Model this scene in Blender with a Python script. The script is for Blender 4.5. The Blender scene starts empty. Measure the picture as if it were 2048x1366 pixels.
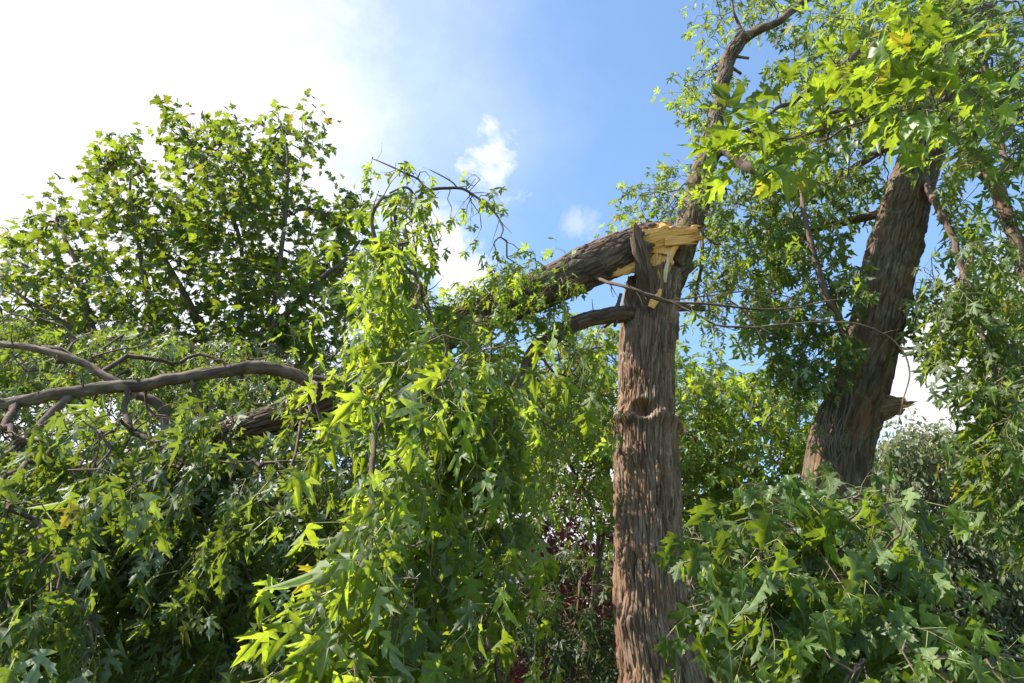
import bpy, math
import numpy as np

C = bpy.context.scene
R = np.random.default_rng(7)
rad = math.radians

# ------------------------------------------------------------------ camera, sky, sun, exposure
PITCH, FPX, CAMZ = rad(25), 1365.0, 1.6
SUN_AZ, SUN_EL = rad(94), rad(50)            # azimuth to the left of the view direction
cam_d = bpy.data.cameras.new('camera'); cam_d.lens = 24; cam_d.sensor_width = 36
cam_d.clip_end = 3000; cam_d.clip_start = 0.05
cam = bpy.data.objects.new('camera', cam_d); C.collection.objects.link(cam)
cam.location = (0, 0, CAMZ); cam.rotation_euler = (rad(90) + PITCH, 0, 0)
C.camera = cam
C.view_settings.view_transform = 'Standard'; C.view_settings.look = 'None'
C.view_settings.exposure = 1.2; C.view_settings.gamma = 1
C.cycles.max_bounces = 6; C.cycles.diffuse_bounces = 2; C.cycles.transmission_bounces = 4

F_ = np.array([0, math.cos(PITCH), math.sin(PITCH)]); U_ = np.array([0, -math.sin(PITCH), math.cos(PITCH)])
CAMP = np.array([0, 0, CAMZ])


def ray(px, py):
    px = np.asarray(px, float); py = np.asarray(py, float)
    return (((px - 1024) / FPX)[..., None] * np.array([1., 0, 0]) + F_ - ((py - 683) / FPX)[..., None] * U_)


def P(px, py, Y):                             # the point at distance Y north of the camera seen at that place
    d = ray(px, py)
    return CAMP + d * (np.asarray(Y, float) / d[..., 1])[..., None]


def mpp(p):                                   # metres per photo pixel at a point
    return ((p - CAMP) @ F_) / FPX


w = bpy.data.worlds.new('World'); C.world = w; w.use_nodes = True
nt = w.node_tree; nt.nodes.clear()


def N(t, kind, **kw):
    n = t.nodes.new(kind)
    for k, v in kw.items():
        if k.startswith('i_'):
            n.inputs[k[2:].replace('_', ' ')].default_value = v
        else:
            setattr(n, k, v)
    return n


def math_n(t, op, a, b=None, clamp=False):
    n = t.nodes.new('ShaderNodeMath'); n.operation = op; n.use_clamp = clamp
    for i, v in enumerate((a, b)):
        if v is None: continue
        if isinstance(v, (int, float)): n.inputs[i].default_value = v
        else: t.links.new(v, n.inputs[i])
    return n.outputs[0]


def mixc(t, f, a, b, mode='MIX'):
    n = t.nodes.new('ShaderNodeMix'); n.data_type = 'RGBA'; n.blend_type = mode; n.clamp_factor = True
    for i, v in ((0, f), (6, a), (7, b)):
        if isinstance(v, (int, float)): n.inputs[i].default_value = v
        elif isinstance(v, tuple): n.inputs[i].default_value = (*v, 1) if len(v) == 3 else v
        else: t.links.new(v, n.inputs[i])
    return n.outputs[2]


def ramp(t, v, a, b, lo=0., hi=1., smooth=True):
    n = t.nodes.new('ShaderNodeMapRange'); n.interpolation_type = 'SMOOTHSTEP' if smooth else 'LINEAR'
    t.links.new(v, n.inputs[0])
    for i, x in zip((1, 2, 3, 4), (a, b, lo, hi)): n.inputs[i].default_value = x
    return n.outputs[0]


sky = N(nt, 'ShaderNodeTexSky', sky_type='NISHITA'); sky.sun_disc = False
sky.sun_elevation = SUN_EL; sky.sun_rotation = -SUN_AZ; sky.altitude = 100
sky.air_density = 1.0; sky.dust_density = 0.5; sky.ozone_density = 1.6
tc = N(nt, 'ShaderNodeTexCoord')
n1 = N(nt, 'ShaderNodeTexNoise', i_Scale=5.0, i_Detail=9.0, i_Roughness=0.62)
n2 = N(nt, 'ShaderNodeTexNoise', i_Scale=11.0, i_Detail=10.0, i_Roughness=0.68, i_Distortion=0.4)
for n_ in (n1, n2): nt.links.new(tc.outputs['Generated'], n_.inputs['Vector'])


def blob(px, py, r_in, r_out, amp, noise):     # a cloud round one direction of the sky, its rim torn by noise
    c = ray(px, py); c = c / np.linalg.norm(c)
    d = nt.nodes.new('ShaderNodeVectorMath'); d.operation = 'DISTANCE'
    nt.links.new(tc.outputs['Generated'], d.inputs[0]); d.inputs[1].default_value = tuple(c)
    e = math_n(nt, 'MULTIPLY', math_n(nt, 'SUBTRACT', noise.outputs['Fac'], 0.5), amp)
    return ramp(nt, math_n(nt, 'ADD', d.outputs['Value'], e), r_in, r_out, 1, 0)


def most(vals):
    o = vals[0]
    for v in vals[1:]: o = math_n(nt, 'MAXIMUM', o, v)
    return o


veil = most([blob(60, 180, 0.26, 0.56, 0.26, n1), blob(330, -20, 0.10, 0.38, 0.22, n1), blob(200, 520, .25, .5, .2, n1)])
puffs = most([blob(975, 258, -0.012, 0.060, 0.21, n2), blob(992, 300, -.002, 0.066, 0.21, n2), blob(1006, 345, -.006, 0.060, 0.20, n2),
              blob(885, 500, 0.02, 0.078, 0.15, n2), blob(920, 555, 0.02, 0.07, 0.15, n2), blob(840, 460, 0.0, 0.06, 0.14, n2),
              blob(1960, 770, 0.09, 0.14, 0.13, n2), blob(1880, 800, 0.03, 0.08, 0.12, n2), blob(2050, 690, 0.03, 0.09, 0.12, n2),
              blob(1150, 1090, 0.14, 0.24, .22, n2), blob(1000, 1150, 0.15, 0.26, .22, n2), blob(2300, 900, .2, .3, .2, n1)])
wisp = math_n(nt, 'MULTIPLY', most([blob(1155, 447, 0.0, 0.035, 0.12, n2), blob(560, 150, .1, .5, .25, n1)]), 0.42)
mask = math_n(nt, 'MAXIMUM', most([math_n(nt, 'MULTIPLY', veil, 0.97), puffs, wisp]), 0.05)
skyc = mixc(nt, 1.0, sky.outputs['Color'], (1.60, 1.90, 1.98), 'MULTIPLY')
shade = ramp(nt, n2.outputs['Fac'], 0.35, 0.65, 0.86, 1.0)
white = mixc(nt, 1.0, (7.4, 7.55, 7.8), shade, 'MULTIPLY')
bg = N(nt, 'ShaderNodeBackground', i_Strength=0.074)
nt.links.new(mixc(nt, mask, skyc, white), bg.inputs['Color'])
nt.links.new(bg.outputs[0], N(nt, 'ShaderNodeOutputWorld').inputs[0])

SUND = np.array([-math.sin(SUN_AZ) * math.cos(SUN_EL), math.cos(SUN_AZ) * math.cos(SUN_EL), math.sin(SUN_EL)])
sl = bpy.data.lights.new('sun', 'SUN'); sl.energy = 5.0; sl.angle = rad(0.53); sl.color = (1, 0.94, 0.84)
so = bpy.data.objects.new('sun', sl); C.collection.objects.link(so)
so.rotation_euler = (rad(90) - SUN_EL, 0, SUN_AZ)     # -Z of the lamp points away from SUND
from mathutils import Vector
so.rotation_euler = Vector(SUND).to_track_quat('Z', 'Y').to_euler()

# ------------------------------------------------------------------ numpy helpers
def _hash(i, j, k):
    h = (i.astype(np.int64) * 374761393 + j.astype(np.int64) * 668265263 + k.astype(np.int64) * 2147483647 + 974711) & 0x7fffffff
    h = ((h ^ (h >> 13)) * 1274126177) & 0x7fffffff
    return ((h ^ (h >> 16)) & 0xffff) / 65535.0


def vnoise(p):
    i = np.floor(p).astype(np.int64); f = p - i; f = f * f * (3 - 2 * f); o = 0
    for a in (0, 1):
        for b in (0, 1):
            for c in (0, 1):
                wgt = (f[:, 0] if a else 1 - f[:, 0]) * (f[:, 1] if b else 1 - f[:, 1]) * (f[:, 2] if c else 1 - f[:, 2])
                o = o + wgt * _hash(i[:, 0] + a, i[:, 1] + b, i[:, 2] + c)
    return o


def fbm(p, octs=4):
    o = 0; a = 0.5
    for k in range(octs):
        o = o + a * vnoise(p * 2 ** k + 17.3 * k); a *= 0.5
    return o / (1 - 0.5 ** octs)


def unit(v):
    return v / np.maximum(np.linalg.norm(v, axis=-1, keepdims=True), 1e-9)


def sstep(a, b, x):
    t = np.clip((x - a) / (b - a), 0, 1); return t * t * (3 - 2 * t)


def spline(pts, step):                         # Catmull-Rom through rows of any width (xyz + radius ...)
    p = np.asarray(pts, float)
    if len(p) == 2: p = np.array([p[0], (p[0] + p[1]) / 2, p[1]])
    q = np.vstack([2 * p[0] - p[1], p, 2 * p[-1] - p[-2]]); out = []
    for i in range(1, len(q) - 2):
        L = np.linalg.norm(q[i + 1][:3] - q[i][:3]); n = max(2, int(math.ceil(L / step)))
        t = (np.arange(n) / n)[:, None]
        a, b, c, d = q[i - 1], q[i], q[i + 1], q[i + 2]
        out.append(0.5 * (2 * b + (c - a) * t + (2 * a - 5 * b + 4 * c - d) * t * t + (3 * b - a - 3 * c + d) * t ** 3))
    out.append(p[-1][None])
    return np.vstack(out)


def path(rows, step=0.05):                     # rows of (px, py, Y, half width in photo pixels) -> xyz + metres
    o = []
    for px, py, Y, hw in rows:
        p = P(px, py, Y); o.append([*p, hw * mpp(p)])
    return spline(o, step)


class MB:                                      # collects numpy pieces, links them as ONE mesh object
    def __init__(s): s.v = []; s.a = []; s.f = []; s.n = 0

    def add(s, v, faces, mat=0, attr=None):
        v = np.asarray(v, float).reshape(-1, 3)
        s.v.append(v); s.a.append(np.zeros_like(v) if attr is None else np.asarray(attr, float).reshape(-1, 3))
        if not isinstance(faces, list): faces = [faces]
        for f in faces:
            f = np.asarray(f, np.int64)
            if len(f): s.f.append((f + s.n, mat))
        s.n += len(v)

    def build(s, name, mats, parent=None, smooth=True):
        me = bpy.data.meshes.new(name)
        v = np.vstack(s.v); a = np.vstack(s.a)
        org = np.zeros(3)
        if parent is not None: org = np.array(parent.matrix_world.translation) if parent.parent is None else np.array(parent['_org'])
        else: org = np.array([0, 0, 0.])
        v = v - org
        tot = np.concatenate([np.full(len(f), f.shape[1]) for f, m in s.f])
        loops = np.concatenate([f.ravel() for f, m in s.f]); mi = np.concatenate([np.full(len(f), m) for f, m in s.f])
        me.vertices.add(len(v)); me.vertices.foreach_set('co', v.astype(np.float32).ravel())
        me.loops.add(len(loops)); me.loops.foreach_set('vertex_index', loops.astype(np.int32))
        me.polygons.add(len(tot)); st = np.concatenate([[0], np.cumsum(tot)[:-1]])
        me.polygons.foreach_set('loop_start', st.astype(np.int32))
        me.polygons.foreach_set('material_index', mi.astype(np.int32))
        me.polygons.foreach_set('use_smooth', np.full(len(tot), smooth))
        at = me.attributes.new('rest', 'FLOAT_VECTOR', 'POINT'); at.data.foreach_set('vector', a.astype(np.float32).ravel())
        for m in (mats if isinstance(mats, (list, tuple)) else [mats]): me.materials.append(m)
        me.update(calc_edges=True); me.validate()
        o = bpy.data.objects.new(name, me); C.collection.objects.link(o)
        if parent is not None:
            o.parent = parent; o['_org'] = list(map(float, org))
        return o


def thing(name, label, cat, loc, group=None):
    o = bpy.data.objects.new(name, None); o.empty_display_size = 0.3; C.collection.objects.link(o)
    o.location = [float(x) for x in loc]; o['label'] = label; o['category'] = cat
    if group: o['group'] = group
    bpy.context.view_layer.update()
    return o


def frames(c):
    t = unit(np.gradient(c, axis=0)); n = len(c)
    s = np.zeros_like(c); ref = np.array([0., 1, 0]) if abs(t[0, 1]) < .9 else np.array([1., 0, 0])
    s[0] = unit(ref - t[0] * (ref @ t[0]))
    for i in range(1, n):
        s[i] = unit(s[i - 1] - t[i] * (s[i - 1] @ t[i]))
    return t, s, np.cross(t, s)


def plates(u, v, per, cu, cv, seed=0):         # elongated cells of bark: edge distance, a random number per cell and how far down the cell
    X = u / cu + 0.5 * (fbm(np.stack([u * 9, v * 4, 0 * u + seed], 1), 3) - .5); Y = v / cv
    npr = max(3, int(round(per / cu))); X = X * npr / (per / cu)
    ix = np.floor(X).astype(int); iy = np.floor(Y).astype(int)
    f1 = np.full(len(u), 9.); f2 = f1.copy(); r1 = np.zeros(len(u)); dy = np.zeros(len(u))
    for a in (-1, 0, 1):
        for b in (-1, 0, 1):
            cx = ix + a; cy = iy + b; hx = cx % npr; z = np.full_like(cx, seed)
            qx = cx + .5 + .8 * (_hash(hx, cy, z) - .5); qy = cy + .5 + .9 * (_hash(hx, cy, z + 7) - .5)
            d = np.hypot(X - qx, Y - qy); r = _hash(hx, cy, z + 13)
            m = d < f1; f2 = np.where(m, f1, np.minimum(f2, d)); dy = np.where(m, Y - qy, dy); r1 = np.where(m, r, r1); f1 = np.where(m, d, f1)
    return f2 - f1, r1, dy


def tube(mb, c, ns=8, mat=0, bark=0.0, cell=(.035, .2), keep=None, seed=0, lump=0.0, cap=True, hook=None):
    r = c[:, 3].copy(); c3 = c[:, :3]; t, s, b = frames(c3); n = len(c)
    L = np.concatenate([[0], np.cumsum(np.linalg.norm(np.diff(c3, axis=0), axis=1))])
    th = np.arange(ns) / ns * 2 * np.pi
    TH, LL = np.meshgrid(th, L); rm = float(np.mean(r)); RR = np.repeat(r[:, None], ns, 1)
    rest = np.stack([np.cos(TH) * rm, np.sin(TH) * rm, LL + seed * 3.7], 2)
    rnd = None
    if lump: RR = RR * (1 + lump * 2 * (fbm((rest * 3.1 / (rm * 6)).reshape(-1, 3) + seed, 3).reshape(RR.shape) - .5))
    if bark:
        e, rnd, dy = plates((TH * rm).ravel(), LL.ravel(), 2 * np.pi * rm, *cell, seed=seed)
        e2, rnd2, dy2 = plates((TH * rm).ravel(), LL.ravel(), 2 * np.pi * rm, cell[0] * .42, cell[1] * .5, seed=seed + 5)
        fine = fbm(np.stack([rest[..., 0].ravel() * 90, rest[..., 1].ravel() * 90, rest[..., 2].ravel() * 9], 1), 3)
        h = sstep(0, .24, e) * (0.65 + .6 * rnd) + .5 * rnd * np.clip(-dy, -.6, .8) + .4 * sstep(0, .4, e2) * (.4 + rnd2) + .45 * (fine - .5)
        RR = RR + bark * (h.reshape(RR.shape) - .55)
    if hook is not None: RR = hook(RR, TH, LL)
    V = c3[:, None] + RR[..., None] * (np.cos(TH)[..., None] * s[:, None] + np.sin(TH)[..., None] * b[:, None])
    i = np.arange(n - 1)[:, None] * ns; j = np.arange(ns)[None]; j2 = (j + 1) % ns
    q = np.stack([i + j, i + j2, i + ns + j2, i + ns + j], 2)
    if keep is not None: q = q[keep(TH[:-1], LL[:-1], L[-1])]
    q = q.reshape(-1, 4)
    V = V.reshape(-1, 3); A = rest.reshape(-1, 3); fs = [q]
    if cap:
        V = np.vstack([V, c3[:1], c3[-1:]]); A = np.vstack([A, A[:1], A[-1:]]); k = n * ns
        jj = np.arange(ns); fs.append(np.stack([np.full(ns, k), (jj + 1) % ns, jj], 1))
        fs.append(np.stack([np.full(ns, k + 1), (n - 1) * ns + jj, (n - 1) * ns + (jj + 1) % ns], 1))
    mb.add(V, fs, mat, A)


def prisms(mb, p0, p1, r0, r1, ns=3, mat=1, seed=0.):    # many short straight rods at once
    m = len(p0)
    if not m: return
    d = unit(p1 - p0); ref = np.where(np.abs(d[:, 2:3]) < .9, [[0., 0, 1]], [[1., 0, 0]])
    s = unit(np.cross(d, ref)); b = np.cross(d, s); th = np.arange(ns) / ns * 2 * np.pi
    off = np.cos(th)[None, :, None] * s[:, None] + np.sin(th)[None, :, None] * b[:, None]
    v = np.concatenate([p0[:, None] + off * np.reshape(r0, (-1, 1, 1)), p1[:, None] + off * np.reshape(r1, (-1, 1, 1))], 1)
    j = np.arange(ns); j2 = (j + 1) % ns; f = np.stack([j, j2, ns + j2, ns + j], 1)
    F = (np.arange(m) * 2 * ns)[:, None, None] + f[None]
    a = v.reshape(-1, 3) * 1.0
    mb.add(v, F.reshape(-1, 4), mat, a)


# leaf outlines: half shapes as lobes of (x, y), base at 0,0 and tip at 0,1
SILVER = [[(0, 0), (.05, -.01), (.17, .0), (.33, .04), (.22, .10), (.09, .16), (0, .19)],
          [(0, .19), (.09, .16), (.19, .22), (.26, .29), (.37, .32), (.37, .40), (.55, .60), (.40, .53), (.41, .62), (.30, .51), (.18, .43), (.05, .33), (0, .36)],
          [(0, .36), (.05, .33), (.07, .46), (.13, .57), (.24, .66), (.15, .69), (.18, .81), (.09, .81), (.055, .91), (0, 1.10)]]
SILVER_FAR = [[(0, 0), (.32, .03), (.09, .16), (0, .19)], [(0, .19), (.09, .16), (.36, .33), (.54, .60), (.05, .34), (0, .36)], [(0, .36), (.05, .34), (.22, .66), (.09, .81), (0, 1.07)]]
BROAD = [[(0, 0), (.34, -.1), (.36, .05), (.2, .14), (0, .16)], [(0, .16), (.2, .14), (.42, .2), (.62, .42), (.42, .44), (.34, .58), (.17, .46), (0, .48)],
         [(0, .48), (.17, .46), (.3, .66), (.16, .7), (0, .95)]]
BROADLY = [[(0, 0), (.06, -.02), (.20, -.02), (.34, .02), (.25, .10), (.15, .17), (0, .2)],
           [(0, .2), (.15, .17), (.25, .22), (.31, .28), (.40, .30), (.40, .40), (.54, .56), (.40, .53), (.38, .60), (.29, .54), (.13, .43), (0, .45)],
           [(0, .45), (.13, .43), (.16, .55), (.27, .66), (.18, .70), (.18, .80), (.09, .84), (0, 1.05)]]
OVAL = [[(0, 0), (.16, .18), (.24, .45), (.16, .75), (0, 1)]]


def tri2(pts):                                 # ear clipping of one lobe
    idx = list(range(len(pts))); out = []
    A = lambda a, b, c: (b[0] - a[0]) * (c[1] - a[1]) - (b[1] - a[1]) * (c[0] - a[0])
    while len(idx) > 3:
        for k in range(len(idx)):
            i, j, l = idx[k - 1], idx[k], idx[(k + 1) % len(idx)]
            a, b, c = pts[i], pts[j], pts[l]
            if A(a, b, c) <= 1e-9: continue
            if any(A(a, b, pts[m]) > 0 and A(b, c, pts[m]) > 0 and A(c, a, pts[m]) > 0 for m in idx if m not in (i, j, l)): continue
            out.append((i, j, l)); idx.pop(k); break
        else: break
    out.append(tuple(idx)); return out


def leafshape(lobes):
    V = []; key = {}; T = []
    def vid(p):
        if p not in key: key[p] = len(V); V.append(p)
        return key[p]
    for sg in (1, -1):
        for lb in lobes:
            for t in tri2(lb):
                q = [vid((sg * lb[i][0] if lb[i][0] else 0.0, lb[i][1])) for i in t]
                T.append(q if sg > 0 else q[::-1])
    return np.array(V, float), np.array(T)


SHAPES = {k: leafshape(v) for k, v in dict(silver=SILVER, far=SILVER_FAR, broad=BROAD, drooping=BROADLY, oval=OVAL).items()}


def leaves(mb, base, tip, nrm, size, shape, fold=.25, curl=.3, mat=0):
    V2, T = SHAPES[shape]; m = len(base)
    t = unit(tip); s = unit(np.cross(t, nrm)); n = np.cross(s, t)
    x = V2[:, 0][None]; y = V2[:, 1][None]
    k1 = (fold * (0.3 + 1.2 * R.random(m)))[:, None]; k2 = (curl * (R.random(m) * 1.7 - .25))[:, None]; k3 = (curl * (R.random(m) * 1.6 - .3))[:, None]
    tw = (R.normal(0, .25, m))[:, None]
    z = k1 * np.abs(x) - k2 * y * y - k3 * x * x * 1.6 + tw * x * y + .05 * np.sin(9 * x + 7 * y + R.random((m, 1)) * 6)
    wx = (0.82 + .36 * R.random(m))[:, None]
    v = base[:, None] + size[:, None, None] * ((x * wx)[..., None] * s[:, None] + (y * (1 - .15 * k2 * y))[..., None] * t[:, None] + z[..., None] * n[:, None])
    a = np.stack([np.repeat(x, m, 0), np.repeat(y, m, 0), np.repeat(R.random(m)[:, None], len(V2), 1)], 2)
    F = (np.arange(m) * len(V2))[:, None, None] + T[None]
    mb.add(v, F.reshape(-1, 3), mat, a)


DOWN = np.array([0, 0, -1.])


def twigs(mb, root, dirv, L, K, size, shape='silver', droop=.3, hang=.4, wind=(0, 0, 0), spread=.6, pet=True, tr=.003, fold=.25, curl=.3, up=.6):
    m = len(root); d = unit(dirv); pts = [root]; wob = R.normal(0, .08, (m, 3))
    wind = np.asarray(wind, float)
    for k in range(1, K + 1):
        s = k / K
        pts.append(root + L[:, None] * (d * s + DOWN * droop * s * s + wind * .4 * s * s + wob * math.sin(3 * s)))
    for k in range(K):
        prisms(mb, pts[k], pts[k + 1], np.full(m, tr * (1 - .75 * k / K)), np.full(m, tr * (1 - .75 * (k + 1) / K)), 3, 1)
    B, T, Nn, S = [], [], [], []
    ref = unit(np.cross(d, R.normal(0, 1, (m, 3))))
    for k in range(1, K + 1):
        ax = unit(pts[k] - pts[k - 1]); a = unit(np.cross(ax, ref)) if k % 2 else unit(np.cross(ax, np.cross(ax, ref)))
        sides = (1, -1) if k < K else (1, -1, 0)
        for sg in sides:
            out = unit(ax * (.55 if sg else 1.2) + sg * a * spread * 1.3 + DOWN * hang * .5 + R.normal(0, .25, (m, 3)))
            sz = size * (.68 + .55 * R.random(m)) * (1.0 if k < K else .8)
            b0 = pts[k] if k == K else pts[k] + (pts[k - 1] - pts[k]) * R.random((m, 1)) * .5
            pl = sz * (.35 + .5 * R.random(m))
            lb = b0 + out * pl[:, None]
            if pet: prisms(mb, b0, lb, np.full(m, size * .014), np.full(m, size * .010), 3, 2)
            tip = unit(out * (1 - .6 * hang) + DOWN * hang * 1.25 + wind + R.normal(0, .24, (m, 3)))
            nr = np.array([0, 0, 1.]) * up + out * .5 * hang + R.normal(0, .55, (m, 3)) + np.array([0, -.25, 0])
            g = R.random(m) < .92
            B.append(lb[g]); T.append(tip[g]); Nn.append(nr[g]); S.append(sz[g])
    leaves(mb, np.vstack(B), np.vstack(T), np.vstack(Nn), np.concatenate(S), shape, fold, curl)


def inpoly(px, py, poly):
    ins = np.zeros(len(px), bool); p = np.asarray(poly, float); q = np.roll(p, 1, 0)
    for (x1, y1), (x2, y2) in zip(p, q):
        c = ((y1 > py) != (y2 > py)) & (px < (x2 - x1) * (py - y1) / (y2 - y1 + 1e-9) + x1); ins ^= c
    return ins


def fill(poly, y0, y1, n, clump=1.2, th=.46):   # random points in the space behind an outline, gathered in clumps
    p = np.asarray(poly, float); lo, hi = p.min(0), p.max(0); out = []; got = 0
    for _ in range(200):
        px = R.uniform(lo[0], hi[0], 4000); py = R.uniform(lo[1], hi[1], 4000); k = inpoly(px, py, poly)
        Y = R.uniform(y0, y1, k.sum()); q = P(px[k], py[k], Y)
        f = fbm(q / clump * 2 + 31.7, 3); q = q[f + R.normal(0, .03, len(f)) > th]
        out.append(q); got += len(q)
        if got >= n: break
    return np.vstack(out)[:n]


def grow(skel, T, alpha=.35):                  # joins every point to the branches so that paths stay short
    M = len(T); pos = T; best = np.full(M, 1e9); par = np.full(M, -1); plen = np.zeros(M)
    ch = max(1, int(4e6 / max(1, len(skel))))
    for a in range(0, M, ch):
        D = np.linalg.norm(T[a:a + ch, None] - skel[None], axis=2); k = D.argmin(1); best[a:a + ch] = D[np.arange(len(k)), k]; par[a:a + ch] = -1 - k
    done = np.zeros(M, bool); dist = best.copy(); order = []
    for _ in range(M):
        c = np.where(done, 1e9, best); i = int(c.argmin()); done[i] = True; order.append(i)
        plen[i] = (plen[par[i]] if par[i] >= 0 else 0) + dist[i]
        d = np.linalg.norm(T - T[i], axis=1); cc = d + alpha * plen[i]; u = (~done) & (cc < best)
        best[u] = cc[u]; par[u] = i; dist[u] = d[u]
    cnt = np.ones(M)
    for i in order[::-1]:
        if par[i] >= 0: cnt[par[i]] += cnt[i]
    src = np.where((par >= 0)[:, None], T[np.maximum(par, 0)], skel[np.maximum(-1 - par, 0)])
    return src, cnt, par


def crown(name, parent, mats, skel, T, size, shape='silver', K=3, L=.3, tpt=1, droop=.3, hang=.4, wind=(0, 0, 0), pet=True,
          r0=.003, ns=4, outb=.5, randb=.5, biasb=(0, 0, 0), alpha=.35, **kw):
    mb = MB(); T = np.asarray(T); src, cnt, par = grow(skel, T, alpha)
    r = r0 * cnt ** .42
    rp = np.where(par >= 0, np.minimum(r[np.maximum(par, 0)], r * 1.5), r * 1.3)
    seg = T - src; ln = np.linalg.norm(seg, axis=1)
    m1 = src + seg * .33 + R.normal(0, 1, T.shape) * (ln * .07)[:, None] + np.array([0, 0, 1.]) * (ln * .05)[:, None]
    m2 = src + seg * .68 + R.normal(0, 1, T.shape) * (ln * .07)[:, None] + np.array([0, 0, 1.]) * (ln * .05)[:, None]
    ra, rb = rp * .67 + r * .33, rp * .33 + r * .67
    prisms(mb, src, m1, rp, ra, ns); prisms(mb, m1, m2, ra, rb, ns); prisms(mb, m2, T, rb, r, ns)
    for q in range(tpt):
        d = unit(seg) * outb + R.normal(0, randb, T.shape) + np.asarray(biasb)
        rt = T if q == 0 else src + seg * R.uniform(.25, 1, (len(T), 1))
        twigs(mb, rt, d, L * (.6 + .8 * R.random(len(T))), K, size, shape, droop, hang, wind, pet=pet, tr=r0, **kw)
    return mb.build(name, mats, parent)


# ------------------------------------------------------------------ materials
def new_mat(name):
    m = bpy.data.materials.new(name); m.use_nodes = True; t = m.node_tree; t.nodes.clear()
    return m, t, N(t, 'ShaderNodeOutputMaterial')


def leaf_mat(name, top, under, through, wt=.45, rough=.46, yellow=.06, spec=.32):
    m, t, out = new_mat(name)
    at = N(t, 'ShaderNodeAttribute', attribute_name='rest'); sp = N(t, 'ShaderNodeSeparateXYZ'); t.links.new(at.outputs['Vector'], sp.inputs[0])
    rnd = sp.outputs[2]
    geo = N(t, 'ShaderNodeNewGeometry')
    # veins: a rib down the middle and one into each side lobe
    ax = math_n(t, 'ABSOLUTE', sp.outputs[0])
    mid = ramp(t, ax, .006, .022, 1, 0)
    side = math_n(t, 'ABSOLUTE', math_n(t, 'SUBTRACT', math_n(t, 'MULTIPLY', ax, .98), math_n(t, 'MULTIPLY', math_n(t, 'SUBTRACT', sp.outputs[1], .05), 1.0)))
    vein = math_n(t, 'MAXIMUM', mid, ramp(t, side, .006, .02, .8, 0))
    hue = ramp(t, rnd, 0, 1, .62, 1.45, False)
    nz = N(t, 'ShaderNodeTexNoise', i_Scale=7., i_Detail=3.); t.links.new(at.outputs['Vector'], nz.inputs['Vector'])
    blot = ramp(t, nz.outputs['Fac'], .3, .7, .82, 1.15)
    amt = math_n(t, 'MULTIPLY', hue, blot)
    old = ramp(t, rnd, 1 - yellow, 1 - yellow * .5)
    c_top = mixc(t, old, mixc(t, 1, top, amt, 'MULTIPLY'), (top[0] * 3.2, top[1] * 1.7, top[2] * .9))
    c_un = mixc(t, 1, under, amt, 'MULTIPLY')
    c_top = mixc(t, math_n(t, 'MULTIPLY', vein, .45), c_top, (.22, .28, .08)); c_un = mixc(t, math_n(t, 'MULTIPLY', vein, .4), c_un, (.30, .36, .16))
    sv = N(t, 'ShaderNodeTexNoise', i_Scale=9., i_Detail=2.); mp = N(t, 'ShaderNodeMapping'); mp.inputs['Scale'].default_value = (1, 1, 40)
    t.links.new(at.outputs['Vector'], mp.inputs[0]); t.links.new(mp.outputs[0], sv.inputs['Vector'])
    spot = ramp(t, sv.outputs['Fac'], .68, .74, 0, .8)
    c_top = mixc(t, spot, c_top, (.10, .055, .02)); c_un = mixc(t, spot, c_un, (.14, .09, .04))
    base = mixc(t, geo.outputs['Backfacing'], c_top, c_un)
    thr = mixc(t, old, mixc(t, 1, through, amt, 'MULTIPLY'), (through[0] * 1.6, through[1] * 1.0, through[2]))
    thr = mixc(t, math_n(t, 'MULTIPLY', vein, .5), thr, (through[0] * .35, through[1] * .4, through[2] * .5))
    b = N(t, 'ShaderNodeBsdfPrincipled'); t.links.new(base, b.inputs['Base Color'])
    b.inputs['Specular IOR Level'].default_value = spec
    t.links.new(mixc(t, geo.outputs['Backfacing'], (rough,) * 3, (.62,) * 3), b.inputs['Roughness'])
    tr = N(t, 'ShaderNodeBsdfTranslucent'); t.links.new(thr, tr.inputs['Color'])
    mx = N(t, 'ShaderNodeMixShader', i_Fac=wt)
    t.links.new(b.outputs[0], mx.inputs[1]); t.links.new(tr.outputs[0], mx.inputs[2]); t.links.new(mx.outputs[0], out.inputs[0])
    return m


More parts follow.
